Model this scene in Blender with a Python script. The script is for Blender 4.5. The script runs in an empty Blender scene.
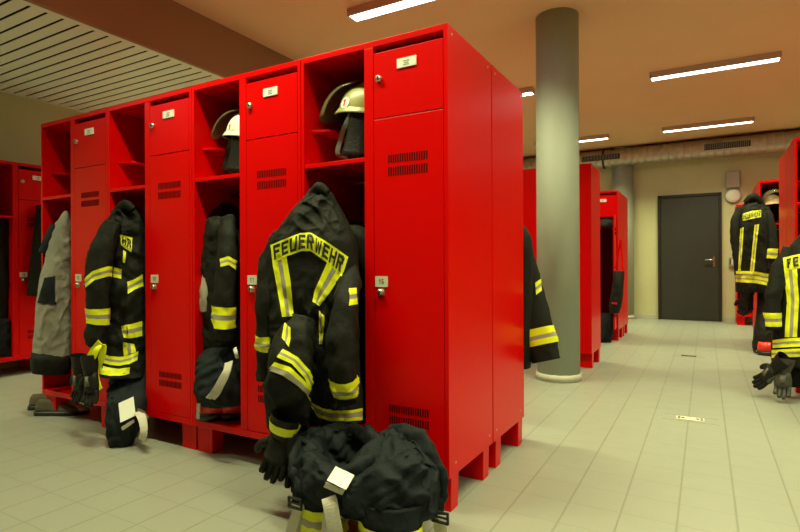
import bpy, bmesh, math, random
from mathutils import Vector, Matrix, noise
from mathutils.bvhtree import BVHTree

C = bpy.context.scene.collection
PI = math.pi
V = Vector

# ------------------------------------------------------------------ camera
CAM = V((0.8363105, -1.8393636, 0.9385592))
YAW, PITCH, ROLL, F = -0.5173972, -0.0007785, -0.0046578, 536.358
fw = V((math.sin(YAW)*math.cos(PITCH), math.cos(YAW)*math.cos(PITCH), math.sin(PITCH)))
rt0 = V((math.cos(YAW), -math.sin(YAW), 0))
up0 = rt0.cross(fw)
RT = rt0*math.cos(ROLL) + up0*math.sin(ROLL)
UP = -rt0*math.sin(ROLL) + up0*math.cos(ROLL)
cam_d = bpy.data.cameras.new('camera')
cam_d.sensor_width = 36.0
cam_d.lens = F/800*36.0
cam_d.clip_start = 0.02
cam = bpy.data.objects.new('camera', cam_d)
C.objects.link(cam)
M = Matrix((RT, UP, -fw)).transposed().to_4x4()
M.translation = CAM
cam.matrix_world = M
bpy.context.scene.camera = cam


def ray(px, py):
    return fw + RT*((px-400)/F) + UP*((266-py)/F)


def at(px, py, Y):
    """place in the room, on the upright plane at distance Y along the room"""
    d = ray(px, py)
    return CAM + d*((Y-CAM.y)/d.y)


def mpp(p):
    """metres seen by one pixel of the photograph at a place"""
    return (p-CAM).dot(fw)/F


# --------------------------------------------------------------- materials
def mat(name, col, rough=.5, metal=0.0, bump=0.0, bscale=60, alpha=1.0, emis=None, estr=0, vary=0.0, vscale=6, spec=.5,
        trans=0.0, coat=0.0):
    m = bpy.data.materials.new(name)
    m.use_nodes = True
    nt = m.node_tree
    b = nt.nodes['Principled BSDF']
    b.inputs['Base Color'].default_value = (*col, 1)
    b.inputs['Roughness'].default_value = rough
    b.inputs['Metallic'].default_value = metal
    b.inputs['Specular IOR Level'].default_value = spec
    b.inputs['Transmission Weight'].default_value = trans
    b.inputs['Coat Weight'].default_value = coat
    b.inputs['Alpha'].default_value = alpha
    if emis:
        b.inputs['Emission Color'].default_value = (*emis, 1)
        b.inputs['Emission Strength'].default_value = estr
    tc = nt.nodes.new('ShaderNodeTexCoord')
    n = nt.nodes.new('ShaderNodeTexNoise')
    n.inputs['Scale'].default_value = vscale
    n.inputs['Detail'].default_value = 4
    nt.links.new(tc.outputs['Object'], n.inputs['Vector'])
    if vary:
        r = nt.nodes.new('ShaderNodeMix')
        r.data_type = 'RGBA'
        r.inputs[6].default_value = (*[c*(1-vary) for c in col], 1)
        r.inputs[7].default_value = (*[min(1, c*(1+vary)) for c in col], 1)
        nt.links.new(n.outputs['Fac'], r.inputs[0])
        nt.links.new(r.outputs[2], b.inputs['Base Color'])
    if bump:
        n2 = nt.nodes.new('ShaderNodeTexNoise')
        n2.inputs['Scale'].default_value = bscale
        n2.inputs['Detail'].default_value = 5
        nt.links.new(tc.outputs['Object'], n2.inputs['Vector'])
        bp = nt.nodes.new('ShaderNodeBump')
        bp.inputs['Strength'].default_value = bump
        bp.inputs['Distance'].default_value = .01
        nt.links.new(n2.outputs['Fac'], bp.inputs['Height'])
        nt.links.new(bp.outputs['Normal'], b.inputs['Normal'])
    return m


RED = mat('red_lacquer', (.71, .0010, .0006), .30, bump=.015, bscale=300, vary=.03, spec=.16)
RED_SHADE = mat('shaded_red_back_panel', (.09, .0012, .001), .6, spec=.2)  # locker red darkened, bay shade put into the back panel colour
REDV = mat('vent_shadow_red', (.05, .001, .001), .7, spec=.1)
BLACKC = mat('black_aramid_cloth', (.0125, .0125, .0100), .7, bump=.35, bscale=45, vary=.25, vscale=9, spec=.16)
NAVYC = mat('dark_navy_cloth', (.011, .014, .017), .7, bump=.35, bscale=45, vary=.25, vscale=9, spec=.16)
GREYC = mat('grey_quilted_cloth', (.27, .255, .21), .9, bump=.5, bscale=40, vary=.2, vscale=12)
NEON = mat('neon_yellow_tape', (.88, .90, .008), .55, bump=.1, bscale=120)
SILV = mat('silver_reflective_tape', (.36, .32, .25), .45, bump=.1, bscale=120)
INK = mat('black_print', (.012, .012, .012), .6)
BEIGE = mat('beige_strap_webbing', (.62, .56, .46), .8, bump=.3, bscale=200)
WHITEP = mat('white_label', (.86, .84, .76), .6)
CREAMP = mat('cream_plate', (.68, .64, .50), .5)
STEEL = mat('brushed_steel', (.62, .58, .5), .3, .9)
LEATHER = mat('black_leather', (.014, .013, .012), .5, bump=.3, bscale=80, spec=.16)
GREYL = mat('grey_leather_patch', (.13, .12, .10), .6, bump=.3, bscale=80)
HELMY = mat('pale_yellow_helmet_paint', (.36, .345, .11), .35, vary=.06)
HELMW = mat('white_helmet_paint', (.85, .83, .76), .3)
VISOR = mat('smoked_visor', (.20, .17, .09), .08, alpha=.45)
REDNUM = mat('red_print', (.6, .01, .02), .5)
REDBOOT = mat('orange_red_rubber', (.80, .035, .012), .35)
RUBBER = mat('black_rubber', (.012, .012, .012), .5)
SHOEC = mat('beige_shoe_leather', (.11, .085, .055), .7, bump=.2)
SHOEP = mat('pink_shoe_cloth', (.5, .27, .25), .7, bump=.2)
DARK = mat('dark_gap', (.01, .008, .008), .8)
CEILM = mat('painted_concrete_ceiling', (.86, .54, .31), .8, vary=.05, vscale=1.5, bump=.04, bscale=20)
BEAMM = mat('brown_bulkhead_paint', (.36, .20, .115), .85, vary=.04, vscale=2)
SLATM = mat('pale_metal_ceiling_panel', (.90, .90, .80), .4, vary=.03)
WALLM = mat('cream_wall_paint', (.60, .57, .33), .85, vary=.08, vscale=3, bump=.05, bscale=40)
SKIRT = mat('grey_skirting_tile', (.52, .50, .40), .5)
COLM = mat('grey_column_paint', (.37, .40, .33), .6, vary=.06, vscale=2.2, bump=.03, bscale=30)
DOORM = mat('dark_grey_door_paint', (.030, .031, .026), .5, vary=.15, vscale=4)
FRAMEM = mat('black_door_frame', (.014, .013, .012), .5)
DUCTM = mat('galvanised_duct', (.50, .45, .37), .36, .75, bump=.05, bscale=12)
HOUSM = mat('lamp_housing_white', (.62, .48, .42), .5)
TUBEM = mat('lamp_glow', (1, 1, 1), .5, emis=(1, .95, .86), estr=7.0)
SPKM = mat('beige_speaker_grille', (.50, .44, .36), .7, bump=.4, bscale=220)
LAMPW = mat('white_plastic', (.82, .80, .72), .35)
GREYPL = mat('grey_plastic', (.33, .33, .30), .5)
DARKVENT = mat('dark_vent', (.02, .018, .015), .6)


def tile_mat():
    m = bpy.data.materials.new('floor_tile')
    m.use_nodes = True
    nt = m.node_tree
    b = nt.nodes['Principled BSDF']
    N, L = nt.nodes.new, nt.links.new
    tc = N('ShaderNodeTexCoord')
    sx = N('ShaderNodeSeparateXYZ')
    L(tc.outputs['Object'], sx.inputs[0])

    def line(out, off, half):
        a = N('ShaderNodeMath'); a.operation = 'ADD'; a.inputs[1].default_value = off
        L(out, a.inputs[0])
        d = N('ShaderNodeMath'); d.operation = 'DIVIDE'; d.inputs[1].default_value = .19
        L(a.outputs[0], d.inputs[0])
        f = N('ShaderNodeMath'); f.operation = 'FRACT'
        L(d.outputs[0], f.inputs[0])
        s = N('ShaderNodeMath'); s.operation = 'SUBTRACT'; s.inputs[1].default_value = .5
        L(f.outputs[0], s.inputs[0])
        ab = N('ShaderNodeMath'); ab.operation = 'ABSOLUTE'
        L(s.outputs[0], ab.inputs[0])
        g = N('ShaderNodeMapRange')
        g.inputs[1].default_value = .5-half*2.0/.19
        g.inputs[2].default_value = .5-half*.6/.19
        L(ab.outputs[0], g.inputs[0])
        return g.outputs[0]
    gx = line(sx.outputs[0], -.744+19, .0028)
    gy = line(sx.outputs[1], -1.09+19, .0020)
    gyw = N('ShaderNodeMath'); gyw.operation = 'MULTIPLY'; gyw.inputs[1].default_value = .6
    L(gy, gyw.inputs[0])
    mx = N('ShaderNodeMath'); mx.operation = 'MAXIMUM'
    L(gx, mx.inputs[0]); L(gyw.outputs[0], mx.inputs[1])
    n = N('ShaderNodeTexNoise'); n.inputs['Scale'].default_value = 1.3; n.inputs['Detail'].default_value = 6
    L(tc.outputs['Object'], n.inputs['Vector'])
    mixa = N('ShaderNodeMix'); mixa.data_type = 'RGBA'
    mixa.inputs[6].default_value = (.275, .275, .23, 1)
    mixa.inputs[7].default_value = (.315, .315, .262, 1)
    L(n.outputs['Fac'], mixa.inputs[0])
    mixb = N('ShaderNodeMix'); mixb.data_type = 'RGBA'
    mixb.inputs[7].default_value = (.225, .22, .178, 1)
    L(mx.outputs[0], mixb.inputs[0]); L(mixa.outputs[2], mixb.inputs[6])
    L(mixb.outputs[2], b.inputs['Base Color'])
    n2 = N('ShaderNodeTexNoise'); n2.inputs['Scale'].default_value = 9
    L(tc.outputs['Object'], n2.inputs['Vector'])
    mr = N('ShaderNodeMapRange'); mr.inputs[3].default_value = .34; mr.inputs[4].default_value = .5
    L(n2.outputs['Fac'], mr.inputs[0]); L(mr.outputs[0], b.inputs['Roughness'])
    bp = N('ShaderNodeBump'); bp.inputs['Strength'].default_value = .25; bp.inputs['Distance'].default_value = .002
    bp.invert = True
    L(mx.outputs[0], bp.inputs['Height']); L(bp.outputs['Normal'], b.inputs['Normal'])
    return m


TILE = tile_mat()


# ------------------------------------------------------------ mesh helpers
class MB:
    def __init__(self):
        self.v, self.f, self.mi, self.sm, self.mats = [], [], [], [], []

    def midx(self, m):
        if m not in self.mats:
            self.mats.append(m)
        return self.mats.index(m)

    def add(self, verts, faces, m, smooth=False):
        o = len(self.v)
        self.v += [tuple(x) for x in verts]
        k = self.midx(m)
        for f in faces:
            self.f.append(tuple(i+o for i in f)); self.mi.append(k); self.sm.append(smooth)
        return self

    def box(self, x0, x1, y0, y1, z0, z1, m, xf=None, taper=0):
        vs = []
        for z, t in ((z0, taper), (z1, 0)):
            for x, y in ((x0+t, y0+t), (x1-t, y0+t), (x1-t, y1-t), (x0+t, y1-t)):
                p = V((x, y, z))
                vs.append(xf @ p if xf else p)
        return self.add(vs, [(3, 2, 1, 0), (4, 5, 6, 7), (0, 1, 5, 4), (1, 2, 6, 5), (2, 3, 7, 6), (3, 0, 4, 7)], m)

    def grid(self, rows, m, closed=True, caps=(True, True), smooth=True, mfun=None):
        """rows of points joined into a skin"""
        n = len(rows[0])
        vs = [p for r in rows for p in r]
        fs = []
        for i in range(len(rows)-1):
            for j in range(n if closed else n-1):
                fs.append((i*n+j, i*n+(j+1) % n, (i+1)*n+(j+1) % n, (i+1)*n+j))
        if mfun:
            for k, f in enumerate(fs):
                pass
        self.add(vs, fs, m, smooth)
        if closed:
            for q, r in ((0, rows[0]), (1, rows[-1])):
                if caps[q]:
                    c = sum((V(p) for p in r), V())/n
                    base = len(self.v)
                    self.v += [tuple(p) for p in r] + [tuple(c)]
                    k = self.midx(m)
                    for j in range(n):
                        a, b = base+j, base+(j+1) % n
                        self.f.append((b, a, base+n) if q == 0 else (a, b, base+n))
                        self.mi.append(k); self.sm.append(smooth)
        return self

    def tube(self, pts, rad, m, n=12, hint=V((0, -1, 0)), wr=0.0, seed=0, caps=(True, True)):
        self.grid(tube_rows(pts, rad, n, hint, wr, seed), m, True, caps)
        return self

    def cyl(self, p0, p1, r, m, n=24, r1=None):
        return self.tube([p0, p1], [r, r if r1 is None else r1], m, n, hint=V((.3, .2, .93)))

    def build(self, name, parent=None, bevel=0.0, flip=True):
        me = bpy.data.meshes.new(name)
        me.from_pydata(self.v, [], self.f)
        for m in self.mats:
            me.materials.append(m)
        me.polygons.foreach_set('material_index', self.mi)
        me.polygons.foreach_set('use_smooth', self.sm)
        bm = bmesh.new(); bm.from_mesh(me)
        bmesh.ops.remove_doubles(bm, verts=bm.verts, dist=1e-5)
        if flip:
            bmesh.ops.recalc_face_normals(bm, faces=bm.faces)
        bm.to_mesh(me); bm.free()
        me.update()
        o = bpy.data.objects.new(name, me)
        C.objects.link(o)
        if parent:
            o.parent = parent
        if bevel:
            md = o.modifiers.new('bevel', 'BEVEL')
            md.width = bevel; md.segments = 2; md.limit_method = 'ANGLE'; md.angle_limit = .7
        return o


def smoothpts(pts, k):
    out = []
    n = len(pts)
    for i in range(n-1):
        p0, p1, p2, p3 = pts[max(i-1, 0)], pts[i], pts[i+1], pts[min(i+2, n-1)]
        for j in range(k):
            t = j/k
            out.append(.5*((2*p1)+(p2-p0)*t+(2*p0-5*p1+4*p2-p3)*t*t+(3*p1-p0-3*p2+p3)*t**3))
    out.append(pts[-1])
    return out


def tube_rows(pts, rad, n=12, hint=V((0, -1, 0)), wr=0.0, seed=0, off=0.0):
    rows = []
    N = len(pts)
    prev = None
    for i, p in enumerate(pts):
        t = (pts[min(i+1, N-1)]-pts[max(i-1, 0)]).normalized()
        h = hint if prev is None else prev
        a = h-t*h.dot(t)
        if a.length < 1e-4:
            a = t.orthogonal()
        a.normalize()
        prev = a
        b = t.cross(a)
        r = rad[i]
        ra, rb = r if isinstance(r, tuple) else (r, r)
        row = []
        for j in range(n):
            ph = 2*PI*j/n
            q = p + b*(math.cos(ph)*(ra+off)) + a*(math.sin(ph)*(rb+off))
            if wr:
                d = (q-p).normalized()
                q = q + d*wr*fold(q, seed, t)
            row.append(q)
        rows.append(row)
    return rows


def fold(q, seed, t=None):
    s = V((seed*3.17, seed*1.7, seed*5.3))
    p7 = q*7+s
    w = V((noise.noise(p7), noise.noise(p7+V((31.7, 0, 5.2))), noise.noise(p7+V((0, 17.3, 9.1)))))*.035
    q = q+w
    a = noise.noise(V((q.x*10, q.y*10, q.z*3.5))+s)
    r1 = max(0, 1-abs(noise.noise(V((q.x*13, q.y*13, q.z*4.5))+s*2))*2.6)**2.2
    d = V(((q.x+q.z*.7)*12, q.y*10, (q.z-q.x*.7)*5))+s*3
    r2 = max(0, 1-abs(noise.noise(d))*2.6)**2.4
    d = V(((q.x-q.z*.8)*15, q.y*12, (q.z+q.x*.8)*7))+s*1.3
    r3 = max(0, 1-abs(noise.noise(d))*2.6)**2.4
    e = noise.noise(V((q.x*32, q.y*32, q.z*22))+s)
    return a*.75+r1*.6+r2*.55+r3*.45+e*.16-.55


def crease(q, seed, cs):
    v = 0
    for th, wl, a in cs:
        p = (q.x*math.cos(th)+q.z*math.sin(th))/wl+noise.noise(q*5+V((seed, 0, 3)))*1.3
        f = abs((p % 1)-.5)*2
        msk = max(0, noise.noise(q*9+V((0, seed*2, 7)))+.45)
        v += a*msk*((1-f)**2.0-.33)
    return v


def tag(o, label=None, cat=None, group=None, kind=None):
    if label: o['label'] = label
    if cat: o['category'] = cat
    if group: o['group'] = group
    if kind: o['kind'] = kind
    return o


def thing(name, label, cat, loc=(0, 0, 0), rotz=0, group=None):
    o = bpy.data.objects.new(name, None)
    o.empty_display_size = .05
    C.objects.link(o)
    o.location = loc
    o.rotation_euler = (0, 0, rotz)
    bpy.context.view_layer.update()
    return tag(o, label, cat, group)


def adopt(o, parent):
    """make a mesh built in room coordinates a child of a thing standing at its base"""
    o.parent = parent
    P = Matrix.Translation(parent.location) @ Matrix.Rotation(parent.rotation_euler.z, 4, 'Z')
    o.matrix_parent_inverse = P.inverted()
    return o


def struct(name, mb, bevel=0, parent=None):
    o = mb.build(name, parent, bevel)
    if not parent:
        o['kind'] = 'structure'
    return o


def dup(root, loc, rotz, label, group=None, skip=()):
    r = root.copy(); C.objects.link(r)
    r.location = loc; r.rotation_euler = (0, 0, rotz); r['label'] = label
    if group: r['group'] = group
    elif 'group' in r: del r['group']
    for ch in list(root.children):
        if ch.name.split('.')[0] in skip:
            continue
        c = ch.copy(); C.objects.link(c); c.parent = r
        for g in list(ch.children):
            d = g.copy(); C.objects.link(d); d.parent = c
    return r


# ------------------------------------------------------------- lettering
def R4(x0, y0, x1, y1):
    return [(x0, y0), (x1, y0), (x1, y1), (x0, y1)]


GLY = {
    'F': [R4(0, 0, .32, 1), R4(.32, .78, 1, 1), R4(.32, .40, .85, .62)],
    'E': [R4(0, 0, .32, 1), R4(.32, .78, 1, 1), R4(.32, .40, .88, .62), R4(.32, 0, 1, .22)],
    'U': [R4(0, .0, .31, 1), R4(.69, 0, 1, 1), R4(.31, 0, .69, .22)],
    'R': [R4(0, 0, .31, 1), R4(.31, .79, .8, 1), R4(.31, .40, .8, .60), R4(.68, .5, 1, .92), [(.66, 0), (1, 0), (.8, .42), (.45, .42)]],
    'W': [[(.14, 0), (.34, 0), (.22, 1), (0, 1)], [(.14, 0), (.34, 0), (.58, .85), (.42, .85)], [(.66, 0), (.86, 0), (.58, .85), (.42, .85)],
          [(.66, 0), (.86, 0), (1, 1), (.78, 1)]],
    'H': [R4(0, 0, .31, 1), R4(.69, 0, 1, 1), R4(.31, .39, .69, .61)],
    '1': [R4(.38, 0, .72, 1), [(.05, .62), (.38, .72), (.38, 1), (.05, .85)]],
}
SEG = {'a': R4(0, .84, 1, 1), 'b': R4(.74, .5, 1, 1), 'c': R4(.74, 0, 1, .5), 'd': R4(0, 0, 1, .16), 'e': R4(0, 0, .26, .5), 'f': R4(0, .5, .26, 1),
       'g': R4(0, .42, 1, .58)}
for ch, s in {'6': 'afedcg', '7': 'abc', '8': 'abcdefg', '9': 'abcdfg', '4': 'fgbc', '2': 'abged'}.items():
    GLY[ch] = [SEG[x] for x in s]


def flat_text(txt, w, h, gap, m, fmap, mb=None):
    """strokes of block letters, placed by fmap(x, z) -> point"""
    mb = mb or MB()
    n = len(txt)
    cw = (w-gap*(n-1))/n
    for i, ch in enumerate(txt):
        for q in GLY[ch]:
            mb.add([fmap(-w/2+i*(cw+gap)+x*cw, -h/2+y*h) for x, y in q], [(0, 1, 2, 3)], m)
    return mb


# ------------------------------------------------------------ cloth pieces
def bvh_of(objs):
    vs, fs = [], []
    for o in objs:
        o = getattr(o, 'o', o)
        k = len(vs)
        vs += [V(v.co) for v in o.data.vertices]
        fs += [tuple(i+k for i in p.vertices) for p in o.data.polygons]
    return BVHTree.FromPolygons(vs, fs)


def lift(bvh, px, py, off):
    d = ray(px, py).normalized()
    h, n, i, dist = bvh.ray_cast(CAM, d)
    if h is None:
        return None
    if n.dot(d) > 0:
        n = -n
    return h + n*off - d*off*.5


def sewn(mb, bvh, fmap, s0, s1, t0, t1, ns, nt, m, off=.003, corners=None, tol=.05):
    """a patch sewn onto cloth: fmap(s,t) or bilinear corners -> picture place, laid on the cloth beneath"""
    P = []
    for i in range(ns+1):
        for j in range(nt+1):
            a, b = i/ns, j/nt
            if corners:
                (x0, y0), (x1, y1), (x2, y2), (x3, y3) = corners
                s = (x0*(1-a)+x1*a)*(1-b)+(x3*(1-a)+x2*a)*b
                t = (y0*(1-a)+y1*a)*(1-b)+(y3*(1-a)+y2*a)*b
            else:
                s, t = s0+(s1-s0)*a, t0+(t1-t0)*b
            P.append(lift(bvh, *fmap(s, t), off))
    for i in range(ns):
        for j in range(nt):
            q = [P[i*(nt+1)+j], P[(i+1)*(nt+1)+j], P[(i+1)*(nt+1)+j+1], P[i*(nt+1)+j+1]]
            if any(x is None for x in q):
                continue
            ds = [(x-CAM).length for x in q]
            if max(ds)-min(ds) > tol*max(1, ds[0]/3):
                continue
            mb.add(q, [(0, 1, 2, 3)], m, True)
    return mb


def pl(pts, s):
    """point along a polyline, s in 0..1 by length"""
    L = [0]
    for a, b in zip(pts, pts[1:]):
        L.append(L[-1]+math.hypot(b[0]-a[0], b[1]-a[1]))
    d = s*L[-1]
    for i in range(len(pts)-1):
        if d <= L[i+1] or i == len(pts)-2:
            t = (d-L[i])/max(1e-6, L[i+1]-L[i])
            return tuple(pts[i][k]+(pts[i+1][k]-pts[i][k])*t for k in range(len(pts[0])))


def stripe(bvh, top, bot, name, parent, bands=((0, .36, 'n'), (.36, .64, 's'), (.64, 1, 'n')), step=2.0, off=.003):
    """tape between two edge lines top and bot (picture places on the cloth)"""
    mb = MB()
    ln = sum(math.hypot(b[0]-a[0], b[1]-a[1]) for a, b in zip(top, top[1:]))
    wd = math.hypot(top[0][0]-bot[0][0], top[0][1]-bot[0][1])

    def fm(s, t):
        a, b = pl(top, s), pl(bot, s)
        return a[0]+(b[0]-a[0])*t, a[1]+(b[1]-a[1])*t
    for t0, t1, k in bands:
        sewn(mb, bvh, fm, 0, 1, t0, t1, max(3, int(ln/step)), max(2, int(wd*(t1-t0)/step)+1), NEON if k == 'n' else SILV, off)
    if not mb.f:
        return None
    return adopt(mb.build(name, flip=False), parent)


def lettered(bvh, top, bot, txt, parent, step=1.5, w=.8, pad=.03, h0=.16, h1=.84, split=None):
    mb = MB()

    def fm(s, t):
        a, b = pl(top, s), pl(bot, s)
        return a[0]+(b[0]-a[0])*t, a[1]+(b[1]-a[1])*t
    ln = sum(math.hypot(b[0]-a[0], b[1]-a[1]) for a, b in zip(top, top[1:]))
    ht = abs(bot[0][1]-top[0][1])
    sewn(mb, bvh, fm, 0, 1, 0, 1, max(6, int(ln/step)), max(4, int(ht/step)), NEON, .003)
    lab = adopt(mb.build('back_label', flip=False), parent)
    n = len(txt)
    cw = (1-2*pad)/n
    tb = MB()
    for i, ch in enumerate(txt):
        for q in GLY[ch]:
            cs = [(pad+i*cw+cw*(1-w)/2+x*cw*w, h1-(h1-h0)*y) for x, y in q]
            sewn(tb, bvh, fm, 0, 1, 0, 1, 6, 6, INK, .0085, corners=cs)
    t = tb.build('lettering', flip=False)
    t.parent = lab
    t.matrix_parent_inverse = Matrix()
    return lab


def drape(rows, amp, seed, nu=72, k=9, e=.85, m=BLACKC, name='shell', parent=None, caps=(True, True), creases=(), calm=None):
    """hanging cloth: rows of (py, pxL, YL, pxR, YR, half depth)"""
    ps = [(at(r[1], r[0], r[2]), at(r[3], r[0], r[4]), r[5]) for r in rows]
    Ls = smoothpts([p[0] for p in ps], k)
    Rs = smoothpts([p[1] for p in ps], k)
    Bs = [b.x for b in smoothpts([V((p[2], 0, 0)) for p in ps], k)]
    mb = MB()
    rr = []
    N = len(Ls)
    for i in range(N):
        c = (Ls[i]+Rs[i])/2
        ax = (Rs[i]-Ls[i])/2
        nrm = V((ax.y, -ax.x, 0))
        nrm = nrm.normalized() if nrm.length > 1e-6 else V((0, -1, 0))
        if nrm.dot(CAM-c) < 0: nrm = -nrm
        row = []
        fade = min(1, i/N*6+.15)
        for j in range(nu):
            ph = 2*PI*j/nu
            cx, sy = math.cos(ph), math.sin(ph)
            x = math.copysign(abs(cx)**e, cx); y = math.copysign(abs(sy)**e, sy)
            q = c+ax*x+nrm*(Bs[i]*y)
            d = (ax*x+nrm*(Bs[i]*y*1.0))
            d = d.normalized() if d.length > 1e-6 else nrm
            hush = 1
            if calm:
                hush = 1-.82*max(0, 1-(abs(q.z-(calm[0]+calm[1])/2)/((calm[1]-calm[0])*.75))**4)
            q = q + (nrm*sy*.9+d*.1).normalized()*hush*(amp*fade*fold(q, seed)+crease(q, seed, creases)*fade)*(abs(sy)*.8+.2)
            row.append(q)
        rr.append(row)
    mb.grid(rr, m, True, caps)
    o = mb.build(name)
    if parent: adopt(o, parent)
    return o


class Sleeve:
    def __init__(self, pts, k=8, wr=.010, seed=1, n=28, m=BLACKC, name='sleeve', parent=None, flat=.75):
        """pts: (px, py, Y, radius px)"""
        P = [at(p[0], p[1], p[2]) for p in pts]
        self.P = smoothpts(P, k)
        rr = smoothpts([V((pts[i][3]*mpp(P[i]), 0, 0)) for i in range(len(pts))], k)
        self.R = [(r.x, r.x*flat) for r in rr]
        self.wr, self.seed, self.n, self.parent = wr, seed, n, parent
        mb = MB()
        mb.tube(self.P, self.R, m, n, wr=wr, seed=seed)
        self.o = mb.build(name)
        if parent: adopt(self.o, parent)

    def band(self, t0, t1, bands=((0, .36, 'n'), (.36, .64, 's'), (.64, 1, 'n')), name='reflective_band', off=.005):
        N = len(self.P)-1
        K = 13
        pts, rad = [], []

        def s(t):
            x = min(max(t, 0), 1)*N; i = min(int(x), N-1); f = x-i
            return self.P[i].lerp(self.P[i+1], f), tuple(self.R[i][q]*(1-f)+self.R[i+1][q]*f for q in (0, 1))
        # whole sleeve resampled so that frames agree
        ts = [i/N for i in range(N+1)]+[t0+(t1-t0)*j/K for j in range(K+1)]
        ts = sorted(set(round(t, 6) for t in ts))
        for t in ts:
            a, b = s(t); pts.append(a); rad.append(b)
        rows = tube_rows(pts, rad, self.n, V((0, -1, 0)), self.wr, self.seed, off)
        mb = MB()
        for b0, b1, kx in bands:
            a, b = t0+(t1-t0)*b0, t0+(t1-t0)*b1
            sel = [rows[i] for i, t in enumerate(ts) if a-(t1-t0)/K*.5 <= t <= b+(t1-t0)/K*.5]
            if len(sel) > 1:
                mb.grid(sel, NEON if kx == 'n' else SILV, True, (False, False))
        o = mb.build(name)
        if self.parent: adopt(o, self.parent)
        return o


def glove(name, label, W, D, Nn, parent=None, L=.2, group=None, patch=False, m=LEATHER, spread=.012, cuffband=False, curl=.25):
    D = D.normalized(); Nn = (Nn-D*Nn.dot(D)).normalized(); S = D.cross(Nn).normalized()
    root = thing(name, label, 'glove', tuple(W), 0, group)
    k = L/.2
    hb = MB()
    hb.tube([W, W+D*.035*k, W+D*.075*k, W+D*.105*k], [(.036*k, .024*k), (.044*k, .026*k), (.048*k, .024*k), (.042*k, .017*k)], m, 16, hint=Nn, wr=.006, seed=3)
    for i, (o_, ln) in enumerate(zip((-.034, -.0115, .0115, .034), (.066, .082, .078, .06))):
        a = W+D*.092*k+S*o_*k
        d = (D+S*(o_*spread*60)+Nn*curl*(.3+.25*i)).normalized()
        b = a+d*ln*.5*k
        c = b+(d+Nn*curl*1.2).normalized()*ln*.5*k
        hb.tube(smoothpts([a, b, c], 3), [.0125*k]*6+[.0085*k], m, 10, hint=Nn)
    a = W+D*.03*k+S*.036*k
    b = a+(D*.6+S*.7).normalized()*.04*k
    hb.tube(smoothpts([a, b, b+(D*.9+S*.25).normalized()*.035*k], 3), [.017*k]*3+[.0145*k]*3+[.009*k], m, 10, hint=Nn)
    adopt(hb.build('hand'), root)
    cb = MB()
    rows = [W-D*.085*k, W-D*.05*k, W-D*.015*k, W+D*.012*k]
    cb.tube(rows, [(.055*k, .036*k), (.05*k, .034*k), (.042*k, .028*k), (.037*k, .025*k)], m, 18, hint=Nn, wr=.006, seed=5, caps=(False, True))
    adopt(cb.build('cuff'), root)
    if cuffband:
        bb = MB()
        bb.tube([W-D*.060*k, W-D*.042*k, W-D*.025*k], [(.056*k, .038*k), (.053*k, .0375*k), (.049*k, .034*k)], NEON, 18, hint=Nn, wr=.006, seed=5, caps=(False, False))
        adopt(tag(bb.build('cuff_band'), 'yellow cuff band'), root)
    if patch:
        pb = MB()
        pb.tube([W+D*.02*k+Nn*.016*k, W+D*.07*k+Nn*.018*k], [(.02*k, .012*k), (.018*k, .012*k)], GREYL, 12, hint=Nn)
        adopt(tag(pb.build('knuckle_patch'), 'grey leather patch'), root)
    return root


def ribbon(mb, pts, width, thick, m, side):
    """flat strap along pts; side = direction across"""
    rows = []
    for i, p in enumerate(pts):
        t = (pts[min(i+1, len(pts)-1)]-pts[max(i-1, 0)]).normalized()
        s = (side-t*side.dot(t)).normalized()
        n = t.cross(s)
        w, h = width/2, thick/2
        rows.append([p+s*w+n*h, p-s*w+n*h, p-s*w-n*h, p+s*w-n*h])
    mb.grid(rows, m, True, (True, True), smooth=False)
    return mb


# ============================================================ THE SETTING
XL, XR, YF, YB, ZC = -4.835, 4.6, -3.9, 8.36, 2.98
ZS = 2.565            # lower panel ceiling on the left
BX0, BX1 = -2.745, -2.705
struct('floor', MB().box(XL-.1, XR+.1, YF-.1, YB+.1, -.1, 0, TILE))
struct('ceiling', MB().box(BX1-.02, XR+.1, YF-.1, YB+.1, ZC, ZC+.12, CEILM))
struct('wall_back', MB().box(XL-.1, XR+.1, YB, YB+.12, 0, ZC+.1, WALLM))
struct('wall_left', MB().box(XL-.12, XL, YF-.1, YB, 0, ZC+.1, WALLM))
struct('wall_right', MB().box(XR, XR+.12, YF-.1, YB, 0, ZC+.1, WALLM))
struct('wall_front', MB().box(XL-.1, XR+.1, YF-.12, YF, 0, ZC+.1, WALLM))
struct('trim_1', MB().box(BX0, BX1, YF, YB, ZS-.012, ZC+.1, BEAMM), bevel=.004)
# panel ceiling with dark joints
pc = MB()
y = YF
jw, pitch = .019, .101
g0, g1 = XL+.06, BX0-.07
pc.box(XL, BX0, YF, YB, ZS+.05, ZS+.08, DARK)
pc.box(XL, g0, YF, YB, ZS, ZS+.003, SLATM)
pc.box(g1, BX0, YF, YB, ZS, ZS+.003, SLATM)
y = YF
while y < YB-.01:
    y1 = min(YB, y+pitch-jw)
    pc.box(g0, g1, y, y1, ZS, ZS+.003, SLATM)
    y += pitch
struct('ceiling_left', pc)
struct('baseboard_back', MB().box(-.25, .10, YB-.012, YB, 0, .075, SKIRT).box(1.09, XR, YB-.012, YB, 0, .075, SKIRT).box(XL, -.60, YB-.012, YB, 0, .075, SKIRT), bevel=.003)

# columns
for nm, cx, cy, r in (('trim_2', -.219, 2.648, .170), ('trim_3', -.415, 8.27, .172)):
    m = MB()
    m.cyl(V((cx, cy, 0)), V((cx, cy, ZC)), r, COLM, 64)
    o = m.build(nm); o['kind'] = 'structure'
    s = MB()
    s.cyl(V((cx, cy, 0)), V((cx, cy, .058)), r+.012, SKIRT, 64)
    s.build('column_skirting', o)

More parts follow.
